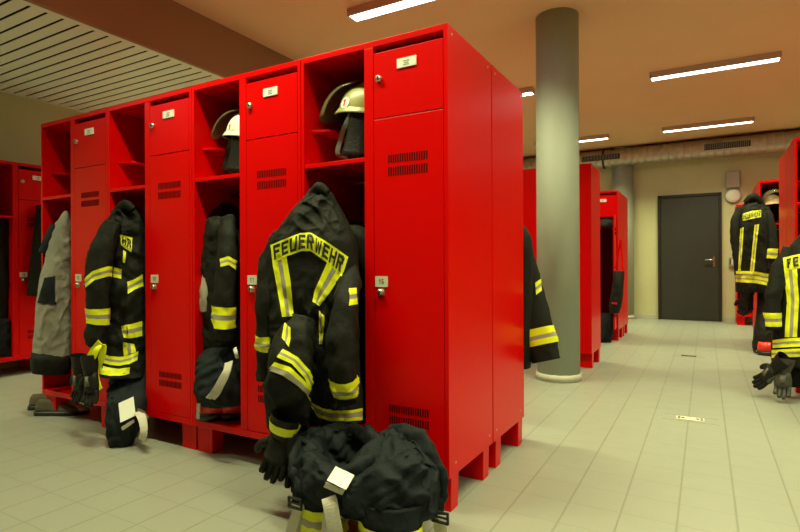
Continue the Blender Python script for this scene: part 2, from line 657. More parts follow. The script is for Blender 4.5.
# door in the back wall
d = MB()
d.box(.135, .175, YB-.05, YB, 0, 2.105, FRAMEM).box(1.03, 1.07, YB-.05, YB, 0, 2.105, FRAMEM).box(.135, 1.07, YB-.05, YB, 2.065, 2.105, FRAMEM)
dr = d.build('door_1', None, .003); dr['kind'] = 'structure'
lf = MB().box(.178, 1.027, YB-.035, YB-.002, .01, 2.062, DOORM).build('door_leaf', dr, .003)
h = MB()
h.box(.945, .975, YB-.045, YB-.036, .90, 1.06, mat('copper_plate', (.42, .22, .14), .4, .7))
h.tube([V((.96, YB-.045, 1.01)), V((.96, YB-.085, 1.01)), V((.94, YB-.095, 1.01)), V((.83, YB-.095, 1.01))], [.011]*4, STEEL, 12)
h.build('door_handle', dr)

# ---------------------------------------------------------------- duct
DY, DZ, DR = 8.165, 2.80, .155
dt = thing('ventilation_duct', 'long round galvanised ventilation duct running under the ceiling along the back wall', 'duct', (1.0, DY, DZ-DR))
m = MB()
rows = []
x = -2.6
X1 = 4.5
while x < X1:
    for dx, rr in ((0, DR), (.098, DR), (.102, DR+.005), (.108, DR+.005)):
        rows.append([V((x+dx, DY+math.cos(a)*rr, DZ+math.sin(a)*rr)) for a in [2*PI*j/40 for j in range(40)]])
    x += .112
m.grid(rows, DUCTM)
adopt(m.build('spiral_pipe'), dt)
for gx in (.83, -1.05):
    g = MB()
    w = .62
    g.box(gx, gx+w, DY-DR-.022, DY-DR+.03, DZ-.045, DZ+.045, DARKVENT)
    for i in range(24):
        xx = gx+.012+i*(w-.02)/24
        g.box(xx, xx+.006, DY-DR-.026, DY-DR-.02, DZ-.04, DZ+.04, GREYPL)
    adopt(tag(g.build('air_grille', None), 'dark slotted air grille'), dt)
g = MB()
for cx in (-.72,):
    g.cyl(V((cx, DY, DZ)), V((cx+.03, DY, DZ)), DR+.018, DARKVENT, 40)
adopt(g.build('clamp_band'), dt)

# ---------------------------------------------------------- ceiling lamps
LAMPC = (.89, .95, .51)
P_LAMP = 36.0


def lamp_light(root):
    ld = bpy.data.lights.new('lamp_light', 'AREA')
    ld.shape = 'RECTANGLE'; ld.size = 1.08; ld.size_y = .075
    ld.energy = P_LAMP; ld.color = LAMPC
    ld.spread = math.radians(122)
    lo = bpy.data.objects.new('lamp_light', ld)
    C.objects.link(lo)
    lo.parent = root
    lo.location = (0, 0, -.066)


lamp0 = None
spots = {(-1.05, 1.72): 'white strip lamp on the ceiling above the red locker numbered 16',
         (.905, 4.50): 'long bright strip lamp on the ceiling right of the near grey column',
         (.86, 7.10): 'strip lamp on the ceiling closest to the ventilation grille',
         (-1.05, 7.10): 'strip lamp far behind the near grey column, shown on both its sides',
         (-1.45, 4.30): 'strip lamp half hidden between the red lockers and the near column'}
for (lx, ly, *lz) in list(spots)+[(-1.05, -.62), (.9, -.62), (.9, 1.72), (2.85, -.62), (2.85, 1.72), (2.85, 4.5), (2.85, 7.1), (-3.75, -1.35, ZS), (-3.75, 2.0, ZS), (-3.75, 5.2, ZS)]:  # left aisle lamps at panel height are unseen, added to brighten that side
    lab = spots.get((lx, ly) if not lz else 0, 'unseen strip lamp on the ceiling outside the picture')
    if lamp0 is None:
        r = lamp0 = thing('ceiling_lamp', lab, 'lamp', (lx, ly, lz[0] if lz else ZC), 0, 'strip lamps on the ceiling')
        hb = MB()
        L, W, H = .575, .062, .062
        hb.box(-L, L, -W, W, -.02, 0, HOUSM)
        hb.box(-L, L, -W, -W+.008, -H, -.02, HOUSM).box(-L, L, W-.008, W, -H, -.02, HOUSM)
        hb.box(-L, -L+.012, -W, W, -H, -.02, HOUSM).box(L-.012, L, -W, W, -H, -.02, HOUSM)
        hb.build('housing', r)
        MB().box(-L+.014, L-.014, -W+.010, W-.010, -.060, -.022, TUBEM).build('diffuser', r)
    else:
        r = dup(lamp0, (lx, ly, lz[0] if lz else ZC), 0, lab, 'strip lamps on the ceiling', skip=('lamp_light',))
    lamp_light(r)

# ------------------------------------------------------- wall fittings
t = thing('wall_speaker', 'square beige speaker box on the wall above the round white wall lamp', 'speaker', (1.23, YB, 2.17))
adopt(MB().box(1.135, 1.327, YB-.075, YB, 2.165, 2.43, GREYPL).build('case', None, .006), t)
adopt(MB().box(1.147, 1.315, YB-.081, YB-.074, 2.177, 2.418, SPKM).build('grille', None), t)
t = thing('wall_lamp', 'round white wall lamp below the speaker box beside the dark door', 'lamp', (1.23, YB, 1.93))
m = MB()
rows = [[V((1.23+math.cos(a)*r, YB-yy, 2.037+math.sin(a)*r)) for a in [2*PI*j/40 for j in range(40)]] for r, yy in ((.108, 0), (.11, .03), (.104, .05), (.08, .064), (.04, .072), (.005, .074))]
m.grid(rows, LAMPW)
adopt(m.build('dome'), t)
m = MB()
rows = [[V((1.23+math.cos(a)*r, YB-yy, 2.037+math.sin(a)*r)) for a in [2*PI*j/40 for j in range(40)]] for r, yy in ((.112, 0), (.118, .01), (.118, .03), (.112, .034))]
m.grid(rows, GREYPL)
adopt(m.build('rim'), t)
t = thing('key_box', 'small grey box on the wall right of the dark door handle', 'box', (1.215, YB, .90))
adopt(MB().box(1.165, 1.26, YB-.05, YB, .895, 1.05, GREYPL).build('case', None, .006), t)
m = MB()
for i in range(3):
    m.box(1.178+i*.027, 1.194+i*.027, YB-.054, YB-.049, .93, 1.02, DARKVENT if i % 2 == 0 else LAMPW)
adopt(m.build('buttons'), t)

# floor sockets
def socket(cx, cy, w, dpt, label, plate, m_plate):
    t = thing('floor_socket', label, 'floor socket', (cx, cy, 0))
    b = MB().box(cx-w/2, cx+w/2, cy-dpt/2, cy+dpt/2, 0, .004, m_plate)
    adopt(b.build('cover_plate', None, .001), t)
    for x, y, r in plate:
        adopt(MB().cyl(V((cx+x, cy+y, .0035)), V((cx+x, cy+y, .0055)), r, DARKVENT, 14).build('hole', None), t)
    b = MB()
    W2, D2 = .30, .13
    for x0, x1, y0, y1 in ((-W2/2, -W2/2+.004, -D2/2, D2/2), (W2/2-.004, W2/2, -D2/2, D2/2), (-W2/2, W2/2, -D2/2, -D2/2+.003), (-W2/2, W2/2, D2/2-.003, D2/2)):
        b.box(cx+x0, cx+x1, cy+y0, cy+y1, 0, .0012, GREYPL)
    adopt(b.build('frame_joint', None), t)


socket(.753, 1.855, .150, .070, 'pale floor socket plate with dark holes set in the tiles', [(-.060, .014, .008), (-.060, -.016, .008), (-.038, 0, .010), (.040, 0, .010), (.062, .014, .008), (.062, -.016, .008), (0, 0, .004)], CREAMP)
socket(.686, 4.386, .135, .045, 'dark narrow floor socket set in the tiles before the far door', [(-.04, 0, .008), (.04, 0, .008)], DARKVENT)

# ============================================================= LOCKERS
UW, UD, UH, ZB = .71, .473, 1.85, .134


def locker_body(root, open_back=False):
    m = MB()
    m.box(-UW+.0015, -UW+.018, 0, UD, ZB, UH, RED)
    m.box(-.018, -.0015, 0, UD, ZB, UH, RED)
    m.box(-.376, -.332, 0, .03, ZB+.031, UH-.025, RED)
    m.box(-.362, -.346, .03, UD-.008, ZB+.031, UH-.025, RED)
    m.box(-UW+.018, -.018, 0, UD, UH-.025, UH, RED)
    m.box(-UW+.018, -.018, 0, UD, ZB, ZB+.031, RED)
    m.box(-UW+.018, -.018, UD-.004, UD, ZB+.031, UH-.025, RED)
    m.box(-UW+.018, -.018, UD-.008, UD-.004, ZB+.031, UH-.025, RED_SHADE)
    o = m.build('body', root, .0018)
    for x0 in (-UW+.004, -.114):
        for y0 in (.022, .362):
            MB().box(x0, x0+.11, y0, y0+.072, 0, ZB, RED, taper=.003).build('leg', root, .002)
    s = MB().box(-UW+.019, -.377, .001, UD-.009, 1.364, 1.383, RED).build('shelf', root, .0015)
    a0, a1, z0, z1 = -UW+.019, -UW+.108, 1.536, 1.546
    lp = [(a0, .052), (a1-.012, .085), (a1, .105), (a1, UD-.009), (a0, UD-.009)]
    MB().add([(x, y, z) for z in (z0, z1) for x, y in lp], [(4, 3, 2, 1, 0), (5, 6, 7, 8, 9)]+[(i, (i+1) % 5, 5+(i+1) % 5, 5+i) for i in range(5)], RED).build('side_ledge', root, .001)
    r = MB()
    r.cyl(V((-UW+.02, .25, 1.325)), V((-.377, .25, 1.325)), .006, STEEL, 10)
    rail = r.build('coat_rail', root)
    for hx in (-.47, -.50):
        k = MB()
        pts = [V((hx, .25, 1.335)), V((hx, .25, 1.30)), V((hx, .235, 1.275)), V((hx, .215, 1.27)), V((hx, .205, 1.285))]
        k.tube(smoothpts(pts, 3), [.004]*13, STEEL, 8)
        k.build('hook', rail)
    for x, sg in ((-.0015, 1), (-UW+.0015, -1)):
        for y, z in ((.04, 1.82), (.43, 1.82), (.06, .18), (.43, .18)):
            MB().cyl(V((x-.001*sg, y, z)), V((x+.0012*sg, y, z)), .005, STEEL, 10).build('screw', root)
    return o


def vents(parent, ox, z0, z1, xs=(-.259, -.090), y=-.0012):
    v = MB()
    zr = (z1-z0)
    for a, b in ((z1-zr*.38, z1), (z0, z0+zr*.42)):
        n = 17
        for i in range(n):
            x = xs[0]+(xs[1]-xs[0])*i/(n-1)-ox
            v.box(x-.0028, x+.0028, y, y+.002, a, b, REDV)
    return v.build('vent', parent)


def locker_doors(root, number, angle=0):
    u = MB().box(-.3295, -.0205, 0, .018, 1.5325, 1.797, RED).build('upper_door', root, .0012)
    lh = MB().box(-.218, -.133, -.005, .001, 1.716, 1.753, WHITEP).build('label_holder', u, .001)
    tx = MB()
    for zz, w in ((1.740, .028), (1.732, .020), (1.725, .026)):
        tx.box(-.176-w/2, -.176+w/2, -.0058, -.005, zz-.002, zz+.002, GREYPL)
    # printed lines belong to the name card
    kb = MB().cyl(V((-.302, .002, 1.690)), V((-.302, -.014, 1.690)), .013, STEEL, 18)
    kb.box(-.304, -.300, -.0165, -.014, 1.682, 1.698, DARKVENT)
    kb.build('knob', u)
    for vtx in (tx,):
        lh.data.materials.append(GREYPL)
        bm = bmesh.new(); bm.from_mesh(lh.data)
        for i in range(0, len(vtx.v), 8):
            vs = [bm.verts.new(p) for p in vtx.v[i:i+8]]
            for f in ((3, 2, 1, 0), (4, 5, 6, 7), (0, 1, 5, 4), (1, 2, 6, 5), (2, 3, 7, 6), (3, 0, 4, 7)):
                bm.faces.new([vs[q] for q in f]).material_index = 1
        bm.to_mesh(lh.data); bm.free()
    ox = -.0205
    l = MB().box(-.3295-ox, 0, 0, .018, .1675, 1.5285, RED).build('lower_door', root, .0012)
    l.location = (ox, 0, 0)
    l.rotation_euler = (0, 0, angle)
    vents(l, ox, 1.296, 1.380)
    vents(l, ox, .309, .385)
    np_ = MB().box(-.3245-ox, -.2665-ox, -.003, .001, .853, .896, CREAMP)
    flat_text(number, .022, .020, .004, INK, lambda x, z: V((-.2955-ox+x, -.0036, .8745+z)), np_)
    np_.build('number_plate', l)
    lk = MB().box(-.312-ox, -.282-ox, -.004, .001, .818, .846, STEEL)
    lk.cyl(V((-.297-ox, -.003, .832)), V((-.297-ox, -.016, .832)), .012, STEEL, 16)
    lk.box(-.299-ox, -.295-ox, -.0185, -.016, .824, .840, DARKVENT)
    lk.build('lock', l)
    return l


def locker(number, label, loc, rotz=0, group=None, angle=0):
    r = thing('locker', label, 'locker', loc, rotz, group)
    locker_body(r)
    locker_doors(r, number, angle)
    return r


GR1 = 'red lockers of the near row'
u4 = locker('16', 'red locker numbered 16, nearest, at the right end of the near row', (0, 0, 0), 0, GR1)
u3 = locker('17', 'red locker numbered 17 holding the white helmet, second from the near end', (-UW, 0, 0), 0, GR1)
u2 = locker('18', 'red locker between the grey trousers and the locker with the white helmet', (-2*UW, 0, 0), 0, GR1)
u1 = locker('19', 'red locker with hanging grey trousers at the far left end of the near row', (-3*UW, 0, 0), 0, GR1)
YB1 = .9565
b4 = dup(u4, (-UW, YB1, 0), PI, 'red locker back to back with the nearest one, its side plain red beside the column', 'red lockers of the near row facing away')
for k, tx_ in ((1, 'second'), (2, 'third'), (3, 'fourth')):
    dup(u4, (-UW-k*UW, YB1, 0), PI, 'red locker facing away, %s from the column, behind the near row' % tx_, 'red lockers of the near row facing away')
# second row, standing with its back to the camera
dup(u4, (-.05-UW, 3.67, 0), PI, 'tall red locker seen from its back, right behind the near grey column', 'red lockers of the second row')
dup(u4, (-.05-2*UW, 3.67, 0), PI, 'red locker seen from its back between the near row and the grey column', 'red lockers of the second row')
# third row, one door standing open
r3 = locker('21', 'far red locker with its lower door open and a black bag hanging on it', (-.09, 5.2, 0), 0, 'red lockers of the third row', angle=math.radians(94))
dup(u4, (-.09-UW, 5.2+YB1, 0), PI, 'far red locker back to back with the one whose door is open', 'red lockers of the third row')
xs_ = MB().box(-.344, -.02, .002, UD-.01, 1.41, 1.425, RED).build('inner_shelf', r3, .001)
# right side rows
GRR = 'red lockers along the right side'
dup(u4, (1.40+UW, 2.95, 0), 0, 'red locker cut by the right edge of the picture, beside the nearest lettered jacket', GRR)
dup(u4, (1.40+UW*2, 2.95, 0), 0, 'red locker outside the right edge of the picture', GRR)
dup(u4, (1.40, 2.95+YB1, 0), PI, 'red locker facing away whose plain side shows left of the right edge locker', GRR)
dup(u4, (1.35+UW, 5.24, 0), 0, 'red locker behind the hanging jacket near the dark door', GRR)
dup(u4, (1.35, 5.24+YB1, 0), PI, 'red locker facing away behind the jacket near the dark door', GRR)
dup(u4, (1.25+UW, 7.875, 0), 0, 'farthest red locker standing against the back wall right of the dark door', GRR)
# left wall
GRL = 'red lockers along the left wall'
dup(u4, (-4.35, .905, 0), PI/2, 'red locker against the left wall at the left edge of the picture', GRL)
dup(u4, (-4.35, .905+UW, 0), PI/2, 'red locker against the left wall hidden behind the near row', GRL)
# ============================================================ HELMETS
def helmet(name, label, c, face, paint, visor, num=None, s=1.0, visor_side=-1, vang=.5):
    """firefighter helmet standing on its leather neck guard; c = middle of its base, face = heading of the front"""
    t = thing(name, label, 'helmet', tuple(c+V((0, 0, .012))), face)
    t.rotation_euler = (math.radians(-9), 0, face)
    n = 40
    hb = .205*s      # height of brim above the shelf
    sh = MB()
    rows = []
    for k in range(15):
        a = k/14*PI/2
        rows.append([V((math.cos(p)*math.cos(a)**.8*.106*s, math.sin(p)*math.cos(a)**.8*.128*s, hb+math.sin(a)**.9*.135*s)) for p in [2*PI*j/n for j in range(n)]])
    sh.grid(rows, paint, True, (False, True))
    # comb ridge
    pts = [V((0, math.cos(a)*.128*s, hb+.004+math.sin(a)*.137*s)) for a in [PI*(.12+.76*j/18) for j in range(19)]]
    sh.tube(pts, [(.012*s, .006*s)]*19, paint, 10, hint=V((1, 0, 0)))
    sh.build('helmet_shell', t)
    br = MB()
    rows = []
    for r, z in ((1.0, .012), (1.02, .006), (1.075, -.006), (1.085, -.010), (1.07, -.013)):
        rows.append([V((math.cos(p)*.106*s*r, math.sin(p)*.128*s*r*(1+.05*max(0, -math.sin(p))), hb+z*s)) for p in [2*PI*j/n for j in range(n)]])
    br.grid(rows, paint, True, (False, False))
    br.build('brim', t)
    ln = MB()
    rows = [[V((math.cos(p)*.106*s*r, math.sin(p)*.128*s*r, hb+z*s)) for p in [2*PI*j/n for j in range(n)]] for r, z in ((1.06, -.012), (.95, -.006), (.85, .03), (.4, .09))]
    ln.grid(rows, LEATHER, True, (False, True))
    tag(ln.build('lining', t), 'black helmet lining')
    # neck guard of leather hanging behind and at the sides
    ng = MB()
    rows = []
    for k in range(9):
        q = k/8
        row = []
        for j in range(29):
            p = PI*(-.12+1.24*j/28)
            r = .98-.10*math.sin(q*PI*.6)+.22*q*q+.025*math.sin(j*1.9)*q
            row.append(V((math.cos(p)*.106*s*r, math.sin(p)*.125*s*r, hb-.006-q*(hb-.012))))
        rows.append(row)
    ng.grid(rows, LEATHER, False)
    o = ng.build('neck_guard', t)
    md = o.modifiers.new('thick', 'SOLIDIFY'); md.thickness = .004
    st = MB()
    for sx in (-1, 1):
        pts = smoothpts([V((sx*.095*s, -.03*s, hb-.004)), V((sx*.085*s, -.06*s, hb-.07*s)), V((sx*.055*s, -.085*s, hb-.13*s)), V((sx*.05*s, -.09*s, .02*s)), V((sx*.03*s, -.06*s, .006))], 4)
        ribbon(st, pts, .022*s, .003, LEATHER if paint is HELMW else GREYL, V((0, 1, 0)))
    st.build('chin_strap', t)
    vs = MB()
    rows = []
    for k in range(13):
        q = k/12
        a = vang + q*1.42
        row = []
        for j in range(29):
            p = PI*(1.10+.62*j/28)
            L = (.222*(1-q)+.155*q)*s
            x, y_ = math.cos(p)*.128*s, -math.sin(p)*L
            row.append(V((x, -y_*math.cos(a), hb+.008*s+y_*math.sin(a))))
        rows.append(row)
    vs.grid(rows, visor, False)
    vo = vs.build('visor', t)
    md = vo.modifiers.new('thick', 'SOLIDIFY'); md.thickness = .0025
    if num:
        bd = MB()
        P = lambda a, b, off: V((-(.1065*s+off)*math.cos(a)*math.cos(b)**.8, -(.1285*s+off)*math.sin(a)*math.cos(b)**.8, hb+math.sin(b)**.9*.135*s))
        a0, b0 = num[1], num[2]
        rows = [[P(a0+math.cos(q)*r*.235, b0+math.sin(q)*r*.19, .002) for q in [2*PI*j/24 for j in range(24)]] for r in (1, .66, .33, .02)]
        bd.grid(rows, WHITEP, True, (False, True))
        b = tag(bd.build('badge', t), 'round white badge with a red number')
        tb = MB()
        for q in GLY[num[0]]:
            f = lambda x, y_: P(a0-(x-.5)*.19*num[3], b0+(y_-.5)*.21, .004)
            tb.add([f(x, y_) for x, y_ in q], [(0, 1, 2, 3)], REDNUM)
        tb.build('number', b)
    return t


helmet('helmet', 'pale yellow fire helmet with a red 1 and smoked visor on the locker shelf', V((-.492, .14, 1.383)), math.radians(-75), HELMY, VISOR, ('1', 2.50, .20, -1), 1.0, vang=-.22)
helmet('helmet', 'white fire helmet with raised smoked visor on the shelf of the locker numbered 17', V((-1.200, .14, 1.383)), math.radians(-75), HELMW, VISOR, ('1', 2.62, .20, -1), .95, vang=-.12)
helmet('helmet', 'tan fire helmet on the shelf of the locker behind the far hanging jacket', at(772, 224, 5.36)-V((0, 0, .0)), math.radians(20), mat('tan_helmet_paint', (.50, .33, .17), .4), VISOR, None, .95)

# ============================================================ JACKETS
GJ = 'black fire jackets with yellow bands'
BN = ((0, .36, 'n'), (.36, .64, 's'), (.64, 1, 'n'))
BN2 = ((0, .24, 'n'), (.24, .38, 's'), (.38, .62, 'n'), (.62, .76, 's'), (.76, 1, 'n'))

# ---- nearest jacket, at the locker numbered 16
j = thing('fire_jacket', 'black fire jacket with the whole word FEUERWEHR on its back, beside the door numbered 16', 'jacket', tuple(V((-.60, -.10, .35))), 0, GJ)
sh = drape([(184, 315, -.02, 322, .0, .010), (190, 309, -.05, 329, .0, .03), (199, 302, -.08, 336, .0, .050), (212, 292, -.10, 343, -.01, .070), (226, 283, -.12, 350, -.02, .085),
            (240, 271, -.13, 355, -.03, .098), (255, 266, -.13, 357, -.03, .10), (280, 265, -.13, 358, -.03, .10), (310, 265, -.13, 358, -.03, .10), (340, 268, -.13, 358, -.03, .10),
            (370, 276, -.13, 359, -.03, .10), (392, 288, -.12, 361, -.03, .095), (408, 298, -.12, 362, -.03, .09), (421, 306, -.11, 362, -.03, .08)], .023, 4, creases=((.25, .11, .014), (-.5, .13, .012)), calm=(.86, 1.06), nu=170, k=13, name='jacket_shell', parent=j)
col = Sleeve([(311, 196, -.07, 4), (318, 187, -.07, 5), (328, 193, -.06, 4)], 6, .004, 8, 16, name='collar', parent=j)
# yoke seam roll across the shoulders
slL = Sleeve([(284, 236, -.13, 12), (271, 262, -.15, 12.5), (266, 295, -.17, 11.5), (266, 330, -.17, 11), (267, 352, -.16, 11), (266, 380, -.15, 10)], 8, .012, 2, 30, name='sleeve', parent=j)
slL.band(.64, .78)
slR = Sleeve([(349, 262, .02, 8), (350, 280, -.08, 11), (345, 304, -.15, 16), (341, 340, -.19, 18), (342, 372, -.19, 17.5), (346, 392, -.16, 15), (347, 400, -.15, 13)], 8, .014, 5, 32, name='sleeve', parent=j)
slR.band(.70, .83)
tail = Sleeve([(305, 318, -.20, 14), (296, 340, -.24, 20), (290, 362, -.27, 24), (287, 385, -.27, 25), (286, 408, -.25, 24), (288, 428, -.22, 20)], 8, .016, 9, 34, name='jacket_tail', parent=j)
bt = bvh_of([sh, col, slL.o, slR.o, tail.o])
lettered(bt, [(271, 245), (288, 238), (301, 233), (311, 233), (329, 243), (348, 257)], [(273, 264), (288, 256), (302, 251), (311, 251), (326, 262), (342, 277)], 'FEUERWEHR', j, w=.82, h0=.12, h1=.88)
B3V = BN
stripe(bt, [(273, 264), (277, 285), (282, 317)], [(287, 257), (291, 282), (294, 316)], 'reflective_stripe', j)
stripe(bt, [(327, 263), (315, 290), (313, 302)], [(341, 276), (330, 292), (319, 306)], 'reflective_stripe', j)
stripe(bt, [(319, 310), (319, 328), (319, 344)], [(324, 316), (324, 334), (322, 344)], 'reflective_stripe', j)
stripe(bt, [(285, 323), (283, 332), (282, 338)], [(291, 328), (291, 340), (289, 347)], 'reflective_stripe', j)
stripe(bt, [(283, 349), (298, 357), (309, 370), (314, 381)], [(277, 357), (292, 364), (304, 377), (309, 389)], 'reflective_stripe', j)
stripe(bt, [(275, 362), (290, 367), (302, 378), (311, 388)], [(268, 370), (284, 376), (297, 385), (308, 396)], 'reflective_stripe', j, ((0, .45, 'n'), (.45, 1, 's')))
stripe(bt, [(349, 289), (356, 288)], [(349, 306), (357, 304)], 'reflective_stripe', j)
stripe(bt, [(306, 394), (313, 403), (325, 409), (345, 411), (362, 408)], [(313, 409), (318, 417), (330, 421), (346, 421), (362, 420)], 'reflective_hem', j, ((0, .25, 'n'), (.25, .7, 's'), (.7, 1, 'n')))

# gloves below it
W = at(281, 437, -.32)
glove('glove', 'black leather glove with yellow cuff band hanging left of the dark trousers on the floor', W, at(273, 474, -.30)-W, V((.35, -1, .1)), L=.22, cuffband=True, m=LEATHER)
W = at(295, 450, -.28)
glove('glove', 'black glove partly hidden behind the yellow cuffed glove beside the floor trousers', W, at(298, 484, -.25)-W, V((.5, -1, 0)), L=.20)

# ---- jacket at locker 18
j = thing('fire_jacket', 'black fire jacket hanging sideways at the locker numbered 18 with yellow bands', 'jacket', tuple(at(115, 372, -.05)), 0, GJ)
sh = drape([(202, 120, .02, 131, .04, .012), (210, 113, -.02, 138, .06, .04), (222, 107, -.04, 144, .08, .07), (236, 101, -.06, 146, .09, .085), (252, 96, -.08, 147, .09, .09), (270, 91, -.09, 147, .09, .095),
            (300, 90, -.09, 147, .09, .095), (330, 94, -.09, 147, .09, .09), (355, 98, -.08, 147, .09, .085), (376, 101, -.10, 146, .07, .08)], .026, 14, creases=((.3, .11, .014), (-.5, .14, .012)), nu=96, k=11, name='jacket_shell', parent=j)
col = Sleeve([(118, 211, 0, 4), (125, 204, -.02, 5), (133, 210, .0, 4)], 6, .006, 8, 14, name='collar', parent=j)
sl = Sleeve([(113, 222, -.09, 9), (104, 245, -.13, 13), (98, 268, -.15, 14), (97, 295, -.15, 12.5), (98, 320, -.14, 11.5), (95, 345, -.14, 11)], 8, .012, 12, 30, name='sleeve', parent=j)
sl.band(.70, .82)
bt = bvh_of([sh, sl.o, col])
stripe(bt, [(82, 281), (93, 271), (108, 266), (122, 269)], [(83, 290), (95, 280), (109, 276), (121, 279)], 'reflective_stripe', j)
lettered(bt, [(120, 234.5), (126, 235.5), (132.5, 238)], [(121, 245), (126, 249), (131.5, 252)], 'HR', j, w=.78, step=1)
stripe(bt, [(123, 250), (123, 262)], [(126, 252), (125, 263)], 'reflective_stripe', j, ((0, 1, 'n'),))
stripe(bt, [(127, 282), (135, 279), (142, 274)], [(128, 294), (136, 289), (143, 286)], 'reflective_stripe', j)
stripe(bt, [(121, 326), (131, 324), (142, 321)], [(124, 338), (132, 338), (142, 336)], 'reflective_stripe', j)
stripe(bt, [(99, 353), (110, 356), (120, 357), (130, 355), (138, 351)], [(99, 362), (110, 365), (120, 366), (130, 364), (137, 360)], 'reflective_stripe', j)
stripe(bt, [(99, 365), (110, 368), (120, 369), (130, 367)], [(100, 374), (110, 376), (120, 376), (129, 374)], 'reflective_stripe', j, ((0, .5, 'n'), (.5, 1, 'n')))
stripe(bt, [(123, 342), (124, 356)], [(134, 344), (136, 352)], 'reflective_stripe', j)

W = at(79, 371, -.17)
glove('glove', 'black glove with grey patch hanging left of the locker 18 jacket', W, at(79, 411, -.16)-W, V((-.1, -1, .15)), L=.205, patch=True)
W = at(91, 372, -.22)
glove('glove', 'black glove hanging closest to the yellow strap at the locker 18 jacket', W, at(92, 413, -.23)-W, V((.15, -1, .1)), L=.205, patch=True)
t = thing('carrying_strap', 'yellow and black strap curling beside the two gloves at locker 18', 'strap', tuple(at(98, 392, -.2)))
m = MB()
ribbon(m, smoothpts([at(90, 362, -.23), at(97, 350, -.22), at(103, 346, -.2), at(102, 356, -.2), at(96, 372, -.2), at(98, 385, -.2), at(100, 390, -.2)], 6), .035, .004, NEON, V((1, .3, .3)))
ribbon(m, smoothpts([at(86, 364, -.22), at(92, 352, -.21), at(100, 342, -.2)], 6), .03, .004, NEON, V((1, .3, .3)))
adopt(m.build('webbing'), t)
m = MB(); m.tube(smoothpts([at(87, 368, -.23), at(89, 361, -.23), at(91, 366, -.23), at(88, 370, -.23)], 4), [.004]*13, STEEL, 8)
adopt(m.build('snap_hook'), t)

# trousers standing below it
t = thing('fire_trousers', 'dark fire trousers with a white label standing under the locker 18 jacket', 'trousers', tuple(at(126, 444, -.12)))
sh = drape([(358, 114, .08, 146, .10, .04), (370, 112, .04, 147, .07, .06), (385, 112, -.02, 147, .04, .075), (400, 111, -.09, 145, -.02, .08), (418, 109, -.13, 141, -.06, .08), (434, 108, -.15, 137, -.07, .07), (445, 110, -.15, 133, -.08, .055)],
           .022, 21, nu=80, k=10, m=NAVYC, name='trouser_legs', parent=t)
bt = bvh_of([sh])
m = MB(); sewn(m, bt, None, 0, 1, 0, 1, 12, 14, WHITEP, .004, corners=[(0, 0), (1, 0), (1, 1), (0, 1)]) if False else None
def straps(lst, side_parent, label):
    for pts, w_, ma, sd_ in lst:
        mb = MB()
        ribbon(mb, smoothpts(pts, 5), w_, .004, ma, sd_)
        adopt(tag(mb.build('brace_strap'), label), side_parent)


def flat_patch(bt, cs, ma, name, parent, label=None, off=.004, n=6):
    """stiff label lying on top of the folds"""
    ks = [lift(bt, x, y, 0) for x, y in cs]
    mid = sum((k for k in ks if k), V())/max(1, len([k for k in ks if k]))
    ks = [k if k and (k-mid).length < .15 else CAM+ray(*c).normalized()*(mid-CAM).length for k, c in zip(ks, cs)]
    # bend the outliers back towards one plane
    o_ = (ks[0]+ks[2]-ks[1]-ks[3])/4
    ks = [ks[0]-o_, ks[1]+o_, ks[2]-o_, ks[3]+o_]
    P, push = [], 0
    for i in range(n+1):
        for j in range(n+1):
            a, b = i/n, j/n
            p = (ks[0]*(1-a)+ks[1]*a)*(1-b)+(ks[3]*(1-a)+ks[2]*a)*b
            d = (p-CAM).normalized()
            h = bt.ray_cast(CAM, d)
            if h[0]:
                push = max(push, (p-CAM).length-h[3])
            P.append(p)
    mv = (CAM-mid).normalized()*(min(push, .05)+off)
    mb = MB()
    back = (mid-CAM).normalized()*.003
    N1 = (n+1)**2
    fs = []
    for i in range(n):
        for j in range(n):
            q = (i*(n+1)+j, (i+1)*(n+1)+j, (i+1)*(n+1)+j+1, i*(n+1)+j+1)
            fs.append(q)
    mb.add([p+mv for p in P], fs, ma)
    o = adopt(mb.build(name), parent)
    md = o.modifiers.new('thick', 'SOLIDIFY'); md.thickness = .002; md.offset = 0
    if label: o['label'] = label
    return o


def patch(bt, cs, ma, name, parent, off=.005, n=10, label=None):
    mb = MB()
    sewn(mb, bt, lambda s, q: (s, q), 0, 1, 0, 1, n, n, ma, off, corners=cs, tol=.05 if n > 3 else .25)
    if not mb.f: return None
    o = adopt(mb.build(name, flip=False), parent)
    if label: o['label'] = label
    return o
flat_patch(bt, [(118, 402), (134, 398), (135, 414), (121, 424)], WHITEP, 'care_label', t, 'white care label')
patch(bt, [(122, 427), (133, 419), (134, 422), (123, 430)], BEIGE, 'label_edge', t)
straps([
    ([at(138, 412, -.10), at(142, 418, -.13), at(144, 430, -.15), at(142, 440, -.15)], .040, BEIGE, V((1, .3, 0))),
    ([at(137, 411, -.09), at(143, 414, -.10), at(147, 420, -.11)], .03, GREYL, V((.3, .3, 1))),
], t, 'white brace strap')

